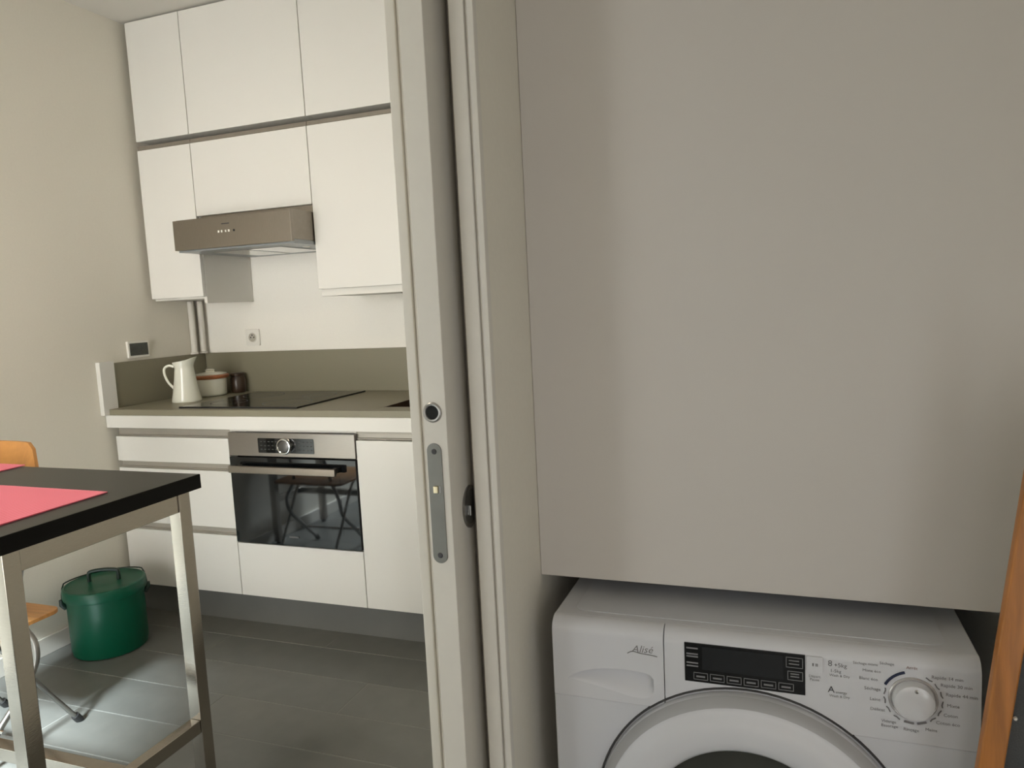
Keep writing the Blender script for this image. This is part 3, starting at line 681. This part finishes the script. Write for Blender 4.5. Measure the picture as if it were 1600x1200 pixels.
tube(bm, [(KX+.0385*math.cos(math.radians(a)), WY-.0006, KZ+.0385*math.sin(math.radians(a))) for a in range(106, 158, 4)], .0019, 8, flat=1)
obj('dial_arc_print', bm, 'ink_b', fa)
bm = bmesh.new()
for s, a in names+[('', 86)]:
    ar = math.radians(a); tg = Vector((-math.sin(ar), 0, math.cos(ar))); rd = Vector((math.cos(ar), 0, math.sin(ar)))
    p = Vector((KX, WY-.0006, KZ))+rd*.0352
    if a != 86: tube(bm, [p-tg*.0045+rd*.001, p-tg*.001, p+tg*.0045+rd*.0008], .0009, 5)
    if a == -72 or a == -98: tube(bm, [p-tg*.006, p+tg*.006], .0016, 5)
obj('dial_tick_print', bm, 'ink_g', fa)
# porthole door
PC = (2.6885, WY, .470)
dm = bmesh.new()
lathe(dm, [(.226, .006), (.2295, -.002), (.2285, -.014), (.222, -.024), (.211, -.029), (.205, -.030), (.200, -.0335), (.186, -.0365), (.168, -.0362), (.156, -.0325), (.150, -.026), (.148, -.018), (.145, -.010)], PC, 'y', 96)
pd = obj('porthole_door', dm, 'washer_pl', t, smooth=True)
obj('outer_ring', lathe(bmesh.new(), [(.2295, .007), (.2325, -.003), (.2345, -.001), (.2365, .0075)], PC, 'y', 96), mat('painted_gap_shade', (.05, .05, .052), .6, var=.05, scale=20), pd, smooth=True)  # dark colour paints in the shade of the gap round the door
obj('grey_band', lathe(bmesh.new(), [(.2289, -.0142), (.2225, -.0243), (.2165, -.0273)], PC, 'y', 96), 'ring_g', pd, smooth=True)
obj('porthole_glass', lathe(bmesh.new(), [(.1475, -.016), (.138, -.013), (.10, -.019), (.05, -.022), (0, -.023)], PC, 'y', 72), 'porthole', pd, smooth=True)

# ------------------------------------------------------------------ wooden framed canvas leaning at the right
t = thing('leaning_wooden_frame', 'orange-brown wooden frame with slate-grey canvas leaning at the right edge', 'frame', (2.95, -1.43, 0))
def rail(x_at_1, dx=0):
    bm = bmesh.new(); s = .120; w_ = .0268
    def X(z): return x_at_1+(z-1.0)*s
    a, b = 0.0, 1.16; yb, yt = -1.452, -1.40
    def Y(z): return -1.430+.02*z
    lo = [(X(a), Y(a), a), (X(a)+w_, Y(a), a), (X(a)+w_, Y(a)+.018, a), (X(a), Y(a)+.018, a)]
    hi = [(X(b), Y(b), b), (X(b)+w_, Y(b), b), (X(b)+w_, Y(b)+.018, b), (X(b), Y(b)+.018, b)]
    va = [bm.verts.new(p) for p in lo]; vb = [bm.verts.new(p) for p in hi]
    bm.faces.new(va); bm.faces.new(vb)
    for i in range(4): bm.faces.new((va[i], va[(i+1) % 4], vb[(i+1) % 4], vb[i]))
    return bm, X, Y
bm, X, Y = rail(2.998); obj('rail', bm, 'pole', t, bevel=.003)
bm, X2, Y2 = rail(3.105); obj('rail', bm, 'pole', t, bevel=.003)
for z in (.10, 1.10):
    bm = bmesh.new(); tube(bm, [(X(z)+.02, Y(z)+.009, z), (X2(z)+.005, Y2(z)+.009, z)], .008, 12); obj('crossbar', bm, 'pole', t, smooth=True)
bm = bmesh.new(); v = []
for z in [.10+.05*k for k in range(21)]:
    sag = .006*math.sin(math.pi*(z-.1)/1.0)
    v.append([bm.verts.new((xx, Y(z)+.012+sag+dy, z)) for xx, dy in ((X(z)+.030, 0), (X2(z)-.004, 0), (X2(z)-.004, .002), (X(z)+.030, .002))])
for A, Bq in zip(v, v[1:]):
    for i in range(4): bm.faces.new((A[i], A[(i+1) % 4], Bq[(i+1) % 4], Bq[i]))
bm.faces.new(v[0]); bm.faces.new(v[-1])
obj('canvas', bm, 'canvas', t, smooth=True)
obj('stud', lathe(bmesh.new(), [(0, -.003), (.0018, -.0025), (.0025, 0)], (X(.765)+.0325, Y(.765)+.0125, .765), 'y', 12), 'white_pl', t, smooth=True)

# ------------------------------------------------------------------ ceiling lamps (out of the picture, over kitchen and hall)
def ceiling_lamp(x, y, power, col, label):
    t = thing('ceiling_lamp', label, 'lamp', (x, y, ZC-.09), 'ceiling lamps')
    obj('base', lathe(bmesh.new(), [(0, .09), (.15, .09), (.15, .07), (0, .07)], (x, y, ZC-.0905), 'z', 32), 'white_pl', t, smooth=True)
    obj('shade', lathe(bmesh.new(), [(.14, .07), (.14, .045), (.11, .02), (.06, .005), (0, 0)], (x, y, ZC-.0905), 'z', 32), 'lamp', t, smooth=True)
    area('lamp_light', (x, y, ZC-.10), (x, y, 0), .28, .28, power, col, 'DISK')
ceiling_lamp(1.15, -1.55, 8, (1, .86, .66), 'round opal lamp on the kitchen ceiling')
ceiling_lamp(2.85, -3.1, 1.5, (1, .86, .68), 'round opal lamp on the hall ceiling')
